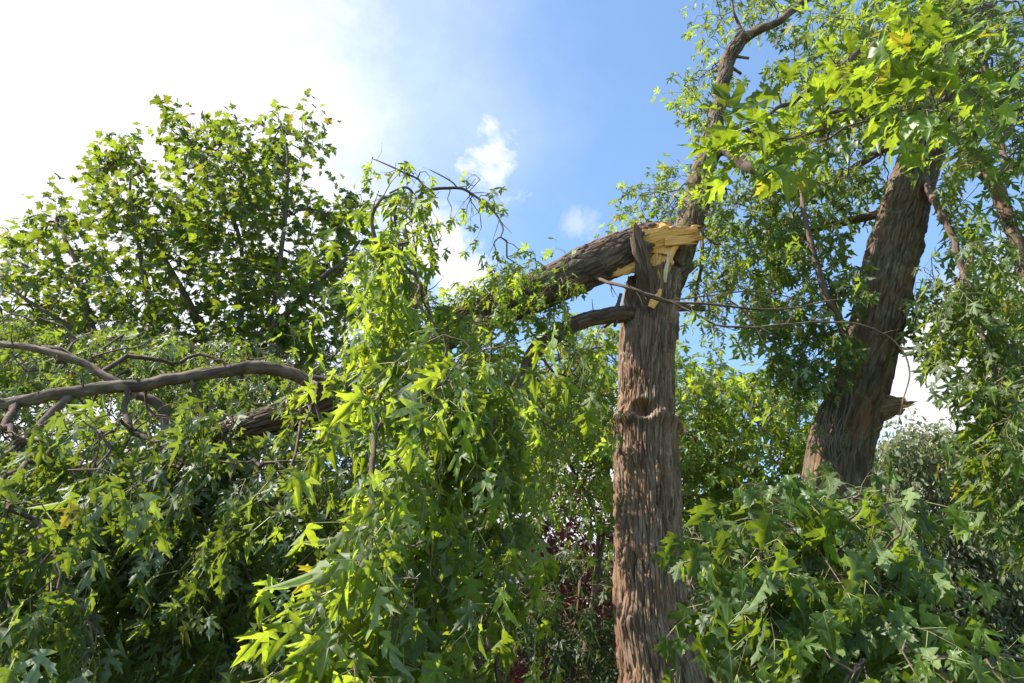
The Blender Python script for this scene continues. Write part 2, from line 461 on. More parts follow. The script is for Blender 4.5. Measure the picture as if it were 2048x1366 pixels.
def bark_mat(name, c1, c2, c3, scale=(58, 58, 7), bump=.45, moss=None):
    m, t, out = new_mat(name)
    at = N(t, 'ShaderNodeAttribute', attribute_name='rest')
    mp = N(t, 'ShaderNodeMapping'); mp.inputs['Scale'].default_value = scale; t.links.new(at.outputs['Vector'], mp.inputs[0])
    a = N(t, 'ShaderNodeTexNoise', i_Scale=1., i_Detail=8., i_Roughness=.65, i_Distortion=.6); t.links.new(mp.outputs[0], a.inputs['Vector'])
    mp2 = N(t, 'ShaderNodeMapping'); mp2.inputs['Scale'].default_value = (9, 9, 2.2); t.links.new(at.outputs['Vector'], mp2.inputs[0])
    b2 = N(t, 'ShaderNodeTexNoise', i_Scale=1., i_Detail=5., i_Roughness=.6); t.links.new(mp2.outputs[0], b2.inputs['Vector'])
    c = mixc(t, ramp(t, a.outputs['Fac'], .32, .68), c1, c2)
    c = mixc(t, ramp(t, b2.outputs['Fac'], .46, .66), c, c3)
    if moss:
        n3 = N(t, 'ShaderNodeTexNoise', i_Scale=4.5, i_Detail=7., i_Roughness=.7); t.links.new(at.outputs['Vector'], n3.inputs['Vector'])
        c = mixc(t, ramp(t, n3.outputs['Fac'], .54, .66, 0, .75), c, moss)
    vo = N(t, 'ShaderNodeTexVoronoi', i_Scale=1.); mp3 = N(t, 'ShaderNodeMapping'); mp3.inputs['Scale'].default_value = (scale[0] * .8, scale[1] * .8, scale[2] * .7)
    t.links.new(at.outputs['Vector'], mp3.inputs[0]); t.links.new(mp3.outputs[0], vo.inputs['Vector'])
    sv = N(t, 'ShaderNodeSeparateXYZ'); t.links.new(vo.outputs['Color'], sv.inputs[0])
    c = mixc(t, 1., c, ramp(t, sv.outputs[0], 0, 1, .62, 1.4, False), 'MULTIPLY')
    p = N(t, 'ShaderNodeBsdfPrincipled', i_Roughness=.88); p.inputs['Specular IOR Level'].default_value = .2
    t.links.new(c, p.inputs['Base Color'])
    bp = N(t, 'ShaderNodeBump', i_Strength=bump, i_Distance=.012); t.links.new(a.outputs['Fac'], bp.inputs['Height']); t.links.new(bp.outputs[0], p.inputs['Normal'])
    t.links.new(p.outputs[0], out.inputs[0])
    return m


def wood_mat():
    m, t, out = new_mat('fresh_torn_wood')
    at = N(t, 'ShaderNodeAttribute', attribute_name='rest')
    mp = N(t, 'ShaderNodeMapping'); mp.inputs['Scale'].default_value = (130, 130, 5); t.links.new(at.outputs['Vector'], mp.inputs[0])
    a = N(t, 'ShaderNodeTexNoise', i_Scale=1., i_Detail=6., i_Roughness=.6); t.links.new(mp.outputs[0], a.inputs['Vector'])
    n3 = N(t, 'ShaderNodeTexNoise', i_Scale=14., i_Detail=4.); t.links.new(at.outputs['Vector'], n3.inputs['Vector'])
    c = mixc(t, ramp(t, a.outputs['Fac'], .3, .7), (.76, .33, .075), (.90, .46, .13))
    c = mixc(t, ramp(t, n3.outputs['Fac'], .5, .75), c, (.58, .27, .07))
    n4 = N(t, 'ShaderNodeTexNoise', i_Scale=1., i_Detail=5.); mp4 = N(t, 'ShaderNodeMapping'); mp4.inputs['Scale'].default_value = (60, 60, 4)
    t.links.new(at.outputs['Vector'], mp4.inputs[0]); t.links.new(mp4.outputs[0], n4.inputs['Vector'])
    c = mixc(t, ramp(t, n4.outputs['Fac'], .58, .72, 0, .45), c, (.33, .14, .045))
    p = N(t, 'ShaderNodeBsdfPrincipled', i_Roughness=.7); t.links.new(c, p.inputs['Base Color'])
    bp = N(t, 'ShaderNodeBump', i_Strength=.5, i_Distance=.004); t.links.new(a.outputs['Fac'], bp.inputs['Height']); t.links.new(bp.outputs[0], p.inputs['Normal'])
    t.links.new(p.outputs[0], out.inputs[0]); return m


def plain(name, col, rough=.7, var=.3, scale=8):
    m, t, out = new_mat(name)
    n_ = N(t, 'ShaderNodeTexNoise', i_Scale=scale, i_Detail=6.); g = N(t, 'ShaderNodeTexCoord'); t.links.new(g.outputs['Object'], n_.inputs['Vector'])
    p = N(t, 'ShaderNodeBsdfPrincipled', i_Roughness=rough)
    t.links.new(mixc(t, n_.outputs['Fac'], tuple(x * (1 - var) for x in col), tuple(x * (1 + var) for x in col)), p.inputs['Base Color'])
    t.links.new(p.outputs[0], out.inputs[0]); return m


BARK = bark_mat('red_brown_shaggy_bark', (.115, .069, .046), (.275, .185, .128), (.215, .118, .070), moss=(.27, .195, .14))
BARK_DARK = bark_mat('dark_furrowed_bark', (.075, .049, .036), (.16, .108, .077), (.125, .068, .044))
BARK_GREEN = bark_mat('algae_tinted_bark', (.072, .05, .035), (.165, .12, .083), (.14, .075, .045), moss=(.19, .165, .09))
BARK_SMOOTH = bark_mat('smooth_young_bark', (.100, .070, .052), (.185, .135, .10), (.09, .06, .042), scale=(30, 30, 14), bump=.35)
TWIG = bark_mat('twig_bark', (.085, .055, .042), (.16, .11, .085), (.12, .08, .055), bump=.1)
PET = plain('petiole_green', (.23, .24, .07), .5)
WOOD = wood_mat()
PALE = plain('pale_wood_splinter', (.80, .58, .34), .55, .15, 30)
LF_CASC = leaf_mat('hanging_silver_maple_leaf', (.050, .088, .012), (.17, .20, .105), (.42, .53, .03), .50, .46, .02)
LF_LEFT = leaf_mat('fallen_silver_maple_leaf', (.042, .070, .012), (.19, .22, .13), (.31, .40, .03), .35, .46, .02)
LF_RIGHT = leaf_mat('leaning_maple_leaf', (.034, .064, .014), (.12, .148, .082), (.33, .43, .03), .42, .46, .03)
LF_NEAR = leaf_mat('overhead_maple_leaf', (.045, .082, .012), (.11, .145, .06), (.36, .47, .02), .44, .4, .05)
LF_BUSH = leaf_mat('dark_sapling_leaf', (.036, .068, .012), (.105, .145, .055), (.28, .38, .02), .36, .42, .03, .3)
LF_NORW = leaf_mat('broad_maple_leaf', (.032, .060, .013), (.062, .095, .03), (.30, .38, .02), .38, .5, .05)
LF_DARK = leaf_mat('shade_darkened_maple_leaf', (.022, .044, .012), (.065, .085, .045), (.10, .15, .015), .32, .45, .03)  # shade of the deep foliage is put into this darkened leaf colour
LF_MID = leaf_mat('clearing_maple_leaf', (.050, .092, .015), (.12, .155, .065), (.40, .50, .03), .46, .42, .05)
LF_RED = leaf_mat('red_plum_leaf', (.060, .012, .016), (.09, .02, .025), (.30, .02, .03), .4, .45, 0.01)
LF_GREY = leaf_mat('grey_green_small_leaf', (.11, .13, .065), (.17, .19, .12), (.28, .31, .09), .36, .5, .04)


def kink(c, amp, seed):
    L = np.concatenate([[0], np.cumsum(np.linalg.norm(np.diff(c[:, :3], axis=0), axis=1))])
    o = np.stack([fbm(np.stack([L * 5, 0 * L + seed * 7.1 + k * 19, 0 * L], 1), 3) - .5 for k in range(3)], 1)
    c = c.copy(); c[:, :3] += o * amp * 2 * np.minimum(1, L / .15)[:, None]; return c


def shoots(mb, c, n, L, seed):                  # short bare side twigs, each with a bend and a bud
    rr = np.random.default_rng(seed + 500)
    if n < 1: return
    k = rr.integers(len(c) // 8, len(c), n); b = c[k, :3]; r = np.minimum(c[k, 3], .012) * .45
    t = unit(c[np.minimum(k + 1, len(c) - 1), :3] - c[np.maximum(k - 1, 0), :3])
    d = unit(t * .7 + rr.normal(0, .7, (n, 3))); ln = L * (.25 + rr.random(n))[:, None]
    p1 = b + d * ln * .5; d2 = unit(d + rr.normal(0, .35, (n, 3)) + t * .3); p2 = p1 + d2 * ln * .5
    r = np.maximum(r, .0014)
    prisms(mb, b, p1, r, r * .75, 4, 0); prisms(mb, p1, p2, r * .75, r * .35, 4, 0); prisms(mb, p2, p2 + d2 * .008, r * .8, r * .3, 4, 0)


def branch(name, parent, rows, mat, ns=10, step=.05, bark=0., lump=.06, seed=0, side=None, **kw):
    mb = MB(); c = path(rows, step); rm = float(np.mean(c[:, 3]))
    c = kink(c, min(rm * 1.1, .03), seed)
    tube(mb, c, ns, 0, bark, seed=seed, lump=lump, **kw)
    Lc = np.sum(np.linalg.norm(np.diff(c[:, :3], axis=0), axis=1))
    shoots(mb, c, int(Lc * 10) if side is None else side, .16, seed)
    if rm > .025:                                   # snapped stubs and knots
        rr = np.random.default_rng(seed + 77); t = unit(np.gradient(c[:, :3], axis=0))
        for k in rr.integers(len(c) // 8, len(c) - 4, int(Lc * 2.5)):
            d = unit(t[k] * .5 + rr.normal(0, .6, 3)); d = unit(d - t[k] * (d @ t[k]) * .5); r = c[k, 3]; b = c[k, :3] + d * r * .7
            tube(mb, spline([[*b, r * .42], [*(b + d * r * .6), r * .25], [*(b + d * r * (1 + 1.4 * rr.random())), r * .2]], .01), 8, 0, 0, lump=.2, seed=int(k))
    return mb.build(name, mat, parent), c


def auto_tree(name, label, group, base, h, r, poly, y0, y1, n, leafm, size, shape, rows=(), **kw):
    t = thing(name, label, 'tree', (base[0], base[1], 0), group)
    tr = spline([[base[0], base[1], -.2, r * 1.4], [base[0], base[1], .6, r], [base[0] + R.normal(0, .1), base[1], h * .5, r * .8], [base[0] + R.normal(0, .2), base[1], h, r * .35]], .15)
    mb = MB(); tube(mb, tr, 14, 0, r * .1, (.05, .25), seed=3); mb.build('trunk', BARK_DARK, t)
    sk = [tr[len(tr) // 4:, :3]]
    for q in rows:
        c = path(q, .12); k = np.argmin(np.linalg.norm(tr[:, :3] - c[0, :3], axis=1))
        c = np.vstack([spline([tr[max(k - 6, 0)] * [1, 1, 1, 0] + [0, 0, 0, c[0, 3]], c[0]], .12)[:-1], c])
        mb = MB(); tube(mb, c, 8, 0, 0, lump=.1, seed=len(sk)); mb.build('branch', TWIG, t); sk.append(c[:, :3])
    T = [fill(poly, y0, y1, n, kw.pop('clump', 1.4), kw.pop('th', .45))]
    for q, m in kw.pop('extra', []): T.append(fill(q, (y0 * 2 + y1) / 3, (y0 + 2 * y1) / 3, m, .2, .2))
    crown('crown', t, [leafm, TWIG, PET], np.vstack(sk), np.vstack(T), size, shape, **kw)
    return t


# ------------------------------------------------------------------ ground
mb = MB(); g = np.linspace(-1, 1, 81); g = np.sign(g) * np.abs(g) ** 2.2 * 900
X, Y = np.meshgrid(g, g); Z = (fbm(np.stack([X.ravel() * .3, Y.ravel() * .3, 0 * X.ravel()], 1), 3) - .5) * .12
i = (np.arange(80)[:, None] * 81 + np.arange(80)[None]); q = np.stack([i, i + 1, i + 82, i + 81], 2).reshape(-1, 4)
mb.add(np.stack([X.ravel(), Y.ravel(), Z], 1), q)
go = mb.build('ground', plain('lawn_ground', (.07, .10, .035), .95, .5, 3)); go['kind'] = 'structure'

# ------------------------------------------------------------------ the torn maple and its snapped limb
main = thing('broken_maple_tree', 'upright shaggy brown trunk torn open at its top, one leaning leader still standing', 'tree', P(1330, 1340, 5.5) * [1, 1, 0])
YT = 5.5
edges = [(1366, 1243, 1402), (1310, 1240, 1388), (1250, 1236, 1374), (1180, 1233, 1366), (1100, 1233, 1360), (1000, 1233, 1357), (900, 1230, 1352), (850, 1232, 1350),
         (800, 1239, 1345), (700, 1241, 1346), (620, 1249, 1350), (575, 1256, 1357), (535, 1262, 1362)]
rows = [((a + b) / 2, y, YT, (b - a) / 2) for y, a, b in edges]
pts = [[*P(x, y, Y), hw * mpp(P(x, y, Y))] for x, y, Y, hw in rows]
b0 = pts[0]; pts = [[b0[0] + .05, b0[1], -.25, .52], [b0[0] + .03, b0[1], .35, .42], [b0[0] + .01, b0[1], .9, .345]] + pts
tc_ = spline(pts, .006)
H0 = pts[-1][2]
kz = P(1277, 838, YT)


def trunk_hook(RR, TH, LL):                    # bulge and cavity at the old knot, torn shell at the top
    zz = tc_[:, 2][:, None]; front = np.cos(TH + np.pi / 2 * 0)   # s axis starts toward +Y, so the camera side is cos = -1
    dx = np.angle(np.exp(1j * (TH - (np.pi - .25)))) * .24
    d = np.hypot(dx / 1.25, zz - kz[2])
    RR = RR + .034 * np.exp(-(d / .13) ** 2) - .15 * np.exp(-(d / .072) ** 4)
    k2 = P(1290, 1110, YT)[2]; d2 = np.hypot(np.angle(np.exp(1j * (TH - np.pi))) * .24, zz - k2)
    RR = RR + .028 * np.exp(-(d2 / .055) ** 2) - .03 * np.exp(-((d2 - .0) / .022) ** 2)
    k3 = P(1245, 1262, YT)[2]; dx3 = np.angle(np.exp(1j * (TH - (np.pi - .85)))) * .24; d3 = np.hypot(dx3, (zz - k3) * .55)
    RR = RR + .07 * np.exp(-(d3 / .085) ** 2) * (1 - sstep(-.1, .02, -(zz - k3)) * .55)
    RR = RR + .034 * np.exp(-((zz - kz[2] + .05 + .02 * np.sin(3 * TH)) / .05) ** 2) - .016 * np.exp(-((zz - kz[2] - .05 + .02 * np.sin(5 * TH)) / .03) ** 2)
    return RR


Ltot = np.sum(np.linalg.norm(np.diff(tc_[:, :3], axis=0), axis=1))
tl, sl_, bl_ = frames(tc_[:, :3])
# which angle looks left in the picture
ang_left = math.atan2(-bl_[len(bl_) // 2][0], -sl_[len(sl_) // 2][0])
ang_front = math.atan2(-bl_[len(bl_) // 2][1], -sl_[len(sl_) // 2][1])


def torn(TH, LL, L):
    fr = np.cos(TH - ang_front); lf = np.cos(TH - ang_left)
    j = .05 * fbm(np.stack([np.cos(TH).ravel() * 9, np.sin(TH).ravel() * 9, 0 * TH.ravel()], 1), 3).reshape(TH.shape) * 2
    cut = L - .02 - .10 * sstep(-.2, .9, lf) - .20 * sstep(.2, .9, -fr) - j * 1.3
    return LL < cut


mb = MB(); tube(mb, tc_, 520, 0, .022, (.034, .36), keep=torn, lump=.05, hook=trunk_hook, seed=1)


def strip(mb, rows, thick, mat, seed=0, nx=9, jag=.35, step=.012, grain=.15, curve=.25):   # a torn strip: long, thin, ragged at its far end
    c = path(rows, step); t, s, b = frames(c[:, :3]); n = len(c)
    view = unit(CAMP - c[:, :3]); side = unit(np.cross(t, view)); nor = np.cross(side, t)
    X = np.linspace(-1, 1, nx); rr = np.random.default_rng(seed)
    cutf = 1 - jag * np.abs(np.interp(X, np.linspace(-1, 1, 7), rr.random(7))) ; S = np.linspace(0, 1, n)[:, None] * cutf[None]
    idx = S * (n - 1); i0 = np.clip(idx.astype(int), 0, n - 2); f = idx - i0
    def at(a): return a[i0] * (1 - f)[..., None] + a[i0 + 1] * f[..., None]
    c3, sd, no = at(c[:, :3]), at(side), at(nor); wd = (c[:, 3][i0] * (1 - f) + c[:, 3][i0 + 1] * f)
    L = np.linspace(0, np.linalg.norm(c[-1, :3] - c[0, :3]), n)[:, None] * cutf[None]
    g_ = fbm(np.stack([np.repeat(X[None], n, 0).ravel() * 4 + seed, L.ravel() * 5, 0 * L.ravel()], 1), 3).reshape(n, nx) - .5
    wob = 1 + .25 * (fbm(np.stack([0 * L.ravel() + seed, L.ravel() * 22, np.sign(np.repeat(X[None], n, 0)).ravel()], 1), 3).reshape(n, nx) - .5) * 2
    base = c3 + sd * (X[None] * wd * wob)[..., None] + no * ((-curve * X[None] ** 2) * wd + grain * g_ * wd)[..., None]
    thk = thick * (1 - .75 * np.linspace(0, 1, n)[:, None] ** 2) * (1 - .3 * X[None] ** 2)
    back = base - no * thk[..., None]
    V = np.concatenate([base.reshape(-1, 3), back.reshape(-1, 3)]); k = n * nx
    i_ = (np.arange(n - 1)[:, None] * nx + np.arange(nx - 1)[None]); f1 = np.stack([i_, i_ + 1, i_ + nx + 1, i_ + nx], 2).reshape(-1, 4)
    e = np.concatenate([np.arange(nx), np.arange(1, n) * nx + nx - 1, (n - 1) * nx + np.arange(nx - 2, -1, -1), np.arange(n - 2, 0, -1) * nx]); e2 = np.roll(e, -1)
    rim = np.stack([e2, e, e + k, e2 + k], 1)
    A = np.stack([(X[None] * wd).repeat(1, 0), g_ * .0 + seed * .31, L], 2).reshape(-1, 3)
    mb.add(V, [f1, f1[:, ::-1] + k, rim], mat, np.vstack([A, A + [0, .02, 0]]))


# the bark-covered spike that stands in front of the snapped limb
strip(mb, [(1303, 690, 5.40, 30), (1300, 640, 5.28, 27), (1296, 595, 5.21, 23), (1290, 548, 5.10, 18), (1281, 507, 5.03, 15), (1272, 472, 4.99, 13), (1266, 440, 4.97, 10)], .07, 1, 5, 15, .16, grain=.5, curve=.5)
strip(mb, [(1338, 680, 5.45, 20), (1340, 640, 5.34, 18), (1341, 600, 5.30, 15), (1338, 556, 5.31, 8)], .05, 0, 8, 9, .5, grain=.4, curve=.4)
strip(mb, [(1268, 690, 5.48, 16), (1263, 640, 5.39, 13), (1258, 595, 5.34, 9), (1254, 560, 5.30, 4)], .04, 0, 9, 9, .4, grain=.3)
mb.build('trunk', [BARK, BARK_DARK], main)

mb = MB()
# heartwood bowl at the torn top and the fan of splinters standing in it
top = tc_[-1]; cc = spline([[*(tc_[-90][:3]), top[3] * .86], [*(tc_[-45][:3]), top[3] * .86], [*(tc_[-18][:3] + [0, .02, 0]), top[3] * .70], [*(tc_[-8][:3] + [.0, .03, 0]), top[3] * .3]], .02)
tube(mb, cc, 60, 0, .02, (.02, .3), lump=.12, seed=4)
rs = np.random.default_rng(3)
strip(mb, [(1312, 590, 5.36, 12), (1316, 550, 5.29, 19), (1320, 512, 5.28, 27), (1322, 480, 5.29, 33)], .05, 0, 19, 31, .08, grain=.3, curve=.15)
for k in range(7):
    u_ = rs.random(); x0 = 1304 + 24 * u_; x1 = x0 + (u_ - .35) * 44; yy = 488 + rs.random() * 40
    strip(mb, [(x0, 570, 5.285, 4), ((x0 + x1) / 2, 545, 5.27, 5), (x1, yy, 5.26, 2)], .012, 0, 20 + k, 5, .6, grain=.3)
torn_w = mb.build('torn_wood', WOOD, main)
mb = MB()
for k in range(4):
    x0 = 1324 + rs.random() * 10; strip(mb, [(x0, 558 + rs.random() * 8, 5.27, .8), (x0 + 5, 530, 5.25, 1.4), (x0 + 8 + rs.random() * 18, 488 + rs.random() * 14, 5.24, .5)], .003, 0, 60 + k, 4, .5, grain=.6)
strip(mb, [(1302, 614, 5.20, 7), (1312, 596, 5.20, 9), (1324, 572, 5.21, 4)], .012, 1, 77, 6, .4)
mb.build('splinters', [PALE, WOOD], main)

leader_rows = [(1300, 760, 5.5, 26), (1312, 660, 5.5, 30), (1330, 600, 5.52, 30), (1347, 550, 5.55, 27), (1366, 490, 5.6, 27), (1380, 440, 5.65, 26), (1392, 395, 5.7, 25), (1404, 340, 5.7, 22), (1420, 298, 5.7, 20), (1432, 240, 5.7, 15), (1441, 190, 5.7, 13), (1450, 140, 5.7, 13), (1466, 100, 5.7, 13), (1488, 74, 5.7, 12)]
lo_, lc = branch('leader', main, leader_rows, BARK_GREEN, 90, .01, .011, .07, 2, cell=(.035, .2))
lead_br = []
for rws in ([(1486, 78, 5.7, 11), (1520, 60, 5.6, 9), (1560, 40, 5.55, 7.5), (1622, -4, 5.5, 6), (1700, -60, 5.5, 4)],
            [(1486, 76, 5.7, 6), (1478, 50, 5.7, 3.5), (1467, 20, 5.6, 2.5), (1458, -30, 5.6, 2)],
            [(1428, 305, 5.68, 14), (1450, 300, 5.6, 13), (1478, 318, 5.5, 12), (1500, 338, 5.45, 11), (1530, 346, 5.4, 9), (1570, 350, 5.4, 6)],
            [(1382, 460, 5.6, 6), (1402, 470, 5.5, 4), (1404, 520, 5.45, 3.5), (1394, 580, 5.4, 3), (1390, 640, 5.4, 2)]):
    o_, c_ = branch('branch', main, rws, BARK_SMOOTH, 12, .03, .0, .12, 5); lead_br.append(c_[:, :3])
# lower limb that arches away to the left
arch_rows = [(1290, 632, 5.5, 20), (1250, 627, 5.36, 17), (1200, 635, 5.2, 15), (1150, 652, 5.05, 15), (1100, 680, 4.9, 15), (1065, 712, 4.8, 15), (1045, 755, 4.7, 14), (1010, 800, 4.6, 13), (985, 850, 4.5, 11), (955, 900, 4.4, 8)]
ao, ac = branch('branch', main, arch_rows, BARK_DARK, 40, .015, .006, .06, 3, cell=(.03, .15))
skA = np.vstack([lc[20:, :3]] + lead_br)
kwS = dict(shape='silver', K=3, L=.26, droop=.25, hang=.35, pet=True)
T = np.vstack([fill([(1385, -40), (1640, -40), (1570, 40), (1500, 60), (1440, 90), (1390, 60)], 5.6, 6.4, 50, .5, .44),
               fill([(1365, 170), (1430, 110), (1440, 160), (1425, 240), (1400, 250), (1385, 230)], 5.75, 6.3, 26, .5, .44)])
crown('crown', main, [LF_MID, TWIG, PET], skA, T, .11, wind=(-.15, 0, 0), **kwS)
T = np.vstack([fill([(1235, 425), (1300, 370), (1380, 335), (1425, 360), (1425, 450), (1330, 455), (1240, 452)], 5.6, 6.2, 45, .4, .4),
               fill([(1370, 360), (1440, 360), (1430, 470), (1380, 470)], 5.3, 5.5, 8, .4, .3),
               fill([(1400, 480), (1500, 480), (1470, 640), (1400, 620)], 5.3, 6.0, 26, .4, .42)])
crown('crown', main, [LF_MID, TWIG, PET], skA, T, .10, wind=(-.15, 0, 0), **kwS)
T = fill([(1090, 740), (1180, 680), (1185, 800), (1130, 880), (1010, 920), (1020, 800)], 4.7, 5.5, 75, .6, .44)
crown('crown', main, [LF_MID, TWIG, PET], ac[30:, :3], T, .10, wind=(-.15, 0, -.2), **dict(kwS, hang=.7, droop=.6))

# ---- the snapped limb
limb = thing('broken_limb', 'snapped limb with raw orange end, sagging from the torn trunk into a leafy mass', 'broken limb', P(1300, 490, 5.3))
lrows = [(1335, 476, 5.46, 34), (1300, 486, 5.42, 38), (1260, 500, 5.34, 40), (1200, 524, 5.2, 41), (1150, 546, 5.06, 40), (1100, 571, 4.97, 38), (1050, 596, 4.88, 35), (1000, 617, 4.78, 33), (950, 634, 4.7, 31), (880, 672, 4.55, 31), (810, 712, 4.42, 30), (750, 752, 4.3, 32), (700, 780, 4.2, 36), (660, 800, 4.15, 32), (600, 825, 4.1, 29), (540, 842, 4.05, 27), (440, 872, 3.95, 22), (380, 890, 3.9, 18), (280, 930, 3.85, 12), (120, 945, 3.75, 8), (-60, 955, 3.7, 5)]
lcv = path(lrows, .007); lt, ls, lb_ = frames(lcv[:, :3])
af = math.atan2(-lb_[40][1], -ls[40][1]); au = math.atan2(lb_[40][2], ls[40][2])


def limb_keep(TH, LL, L):                       # bark torn back further below than on top
    lo2 = np.cos(TH - au)
    j = fbm(np.stack([np.cos(TH).ravel() * 4, np.sin(TH).ravel() * 4, LL.ravel() * 3], 1), 4).reshape(TH.shape)
    start = .10 + .34 * np.exp(-((np.angle(np.exp(1j * (TH - af + .25 * np.sign(np.sin(au - af))))) / .42) ** 2)) + .3 * sstep(.2, .9, -lo2) + (j - .5) * .42
    return LL > start


mb = MB(); tube(mb, lcv, 150, 0, .016, (.035, .26), keep=limb_keep, lump=.07, seed=11)
mb.build('limb', BARK_DARK, limb)
# torn wood core: full round where bark is torn off, only an upper plank where it ends
core_rows = [(1345, 478, 5.46, 22), (1330, 480, 5.45, 32), (1318, 482, 5.44, 36), (1285, 492, 5.4, 35), (1240, 508, 5.3, 36), (1170, 537, 5.15, 36)]
cc = path(core_rows, .006); nC = len(cc); ct, cs, cb = frames(cc[:, :3]); cau = math.atan2(cb[nC // 2][2], cs[nC // 2][2])


def core_hook(RR, TH, LL):
    up = np.cos(TH - cau); cut = np.interp(LL, [0, .10, .2, .3], [.05, .2, .6, 1.2])
    g_ = fbm(np.stack([np.cos(TH).ravel() * 14, np.sin(TH).ravel() * 14, LL.ravel() * 4], 1), 3).reshape(TH.shape) - .5
    lim = np.where(-up > cut, cut / np.maximum(-up, 1e-3), 1.0)
    lim = np.where((cut < 0) & (up < -cut + .0) & (up > -.999), np.clip(lim, .05, 1), lim)
    return RR * np.clip(lim, .05, 1) * (1 + .14 * g_)


mb = MB(); tube(mb, cc, 90, 0, .006, (.012, .3), hook=core_hook, seed=6)
strip(mb, [(1270, 496, 5.26, 26), (1300, 485, 5.23, 29), (1340, 474, 5.25, 22), (1375, 469, 5.29, 17.5), (1412, 463, 5.33, 14)], .10, 0, 88, 61, .16, grain=.26, curve=.2)
for k in range(22):
    yy = 454 + rs.random() * 34
    strip(mb, [(1330, yy + 4, 5.24, 1.5), (1375, yy, 5.27, 2.2), (1390 + rs.random() * 26, yy - 3 + rs.normal() * 3, 5.28, .5)], .012, 0, 90 + k, 5, .5, grain=.3)
for k in range(12):   # torn fibres along the underside
    x0 = 1300 - rs.random() * 40; y0 = 530 + rs.random() * 14
    strip(mb, [(x0, y0 - 5, 5.22, 7), (x0 - 50, y0 + 8, 5.14, 6), (x0 - 85 - rs.random() * 30, y0 + 18, 5.1, 1.5)], .01, 0, 120 + k, 5, .5, grain=.3)
mb.build('torn_wood', WOOD, limb)

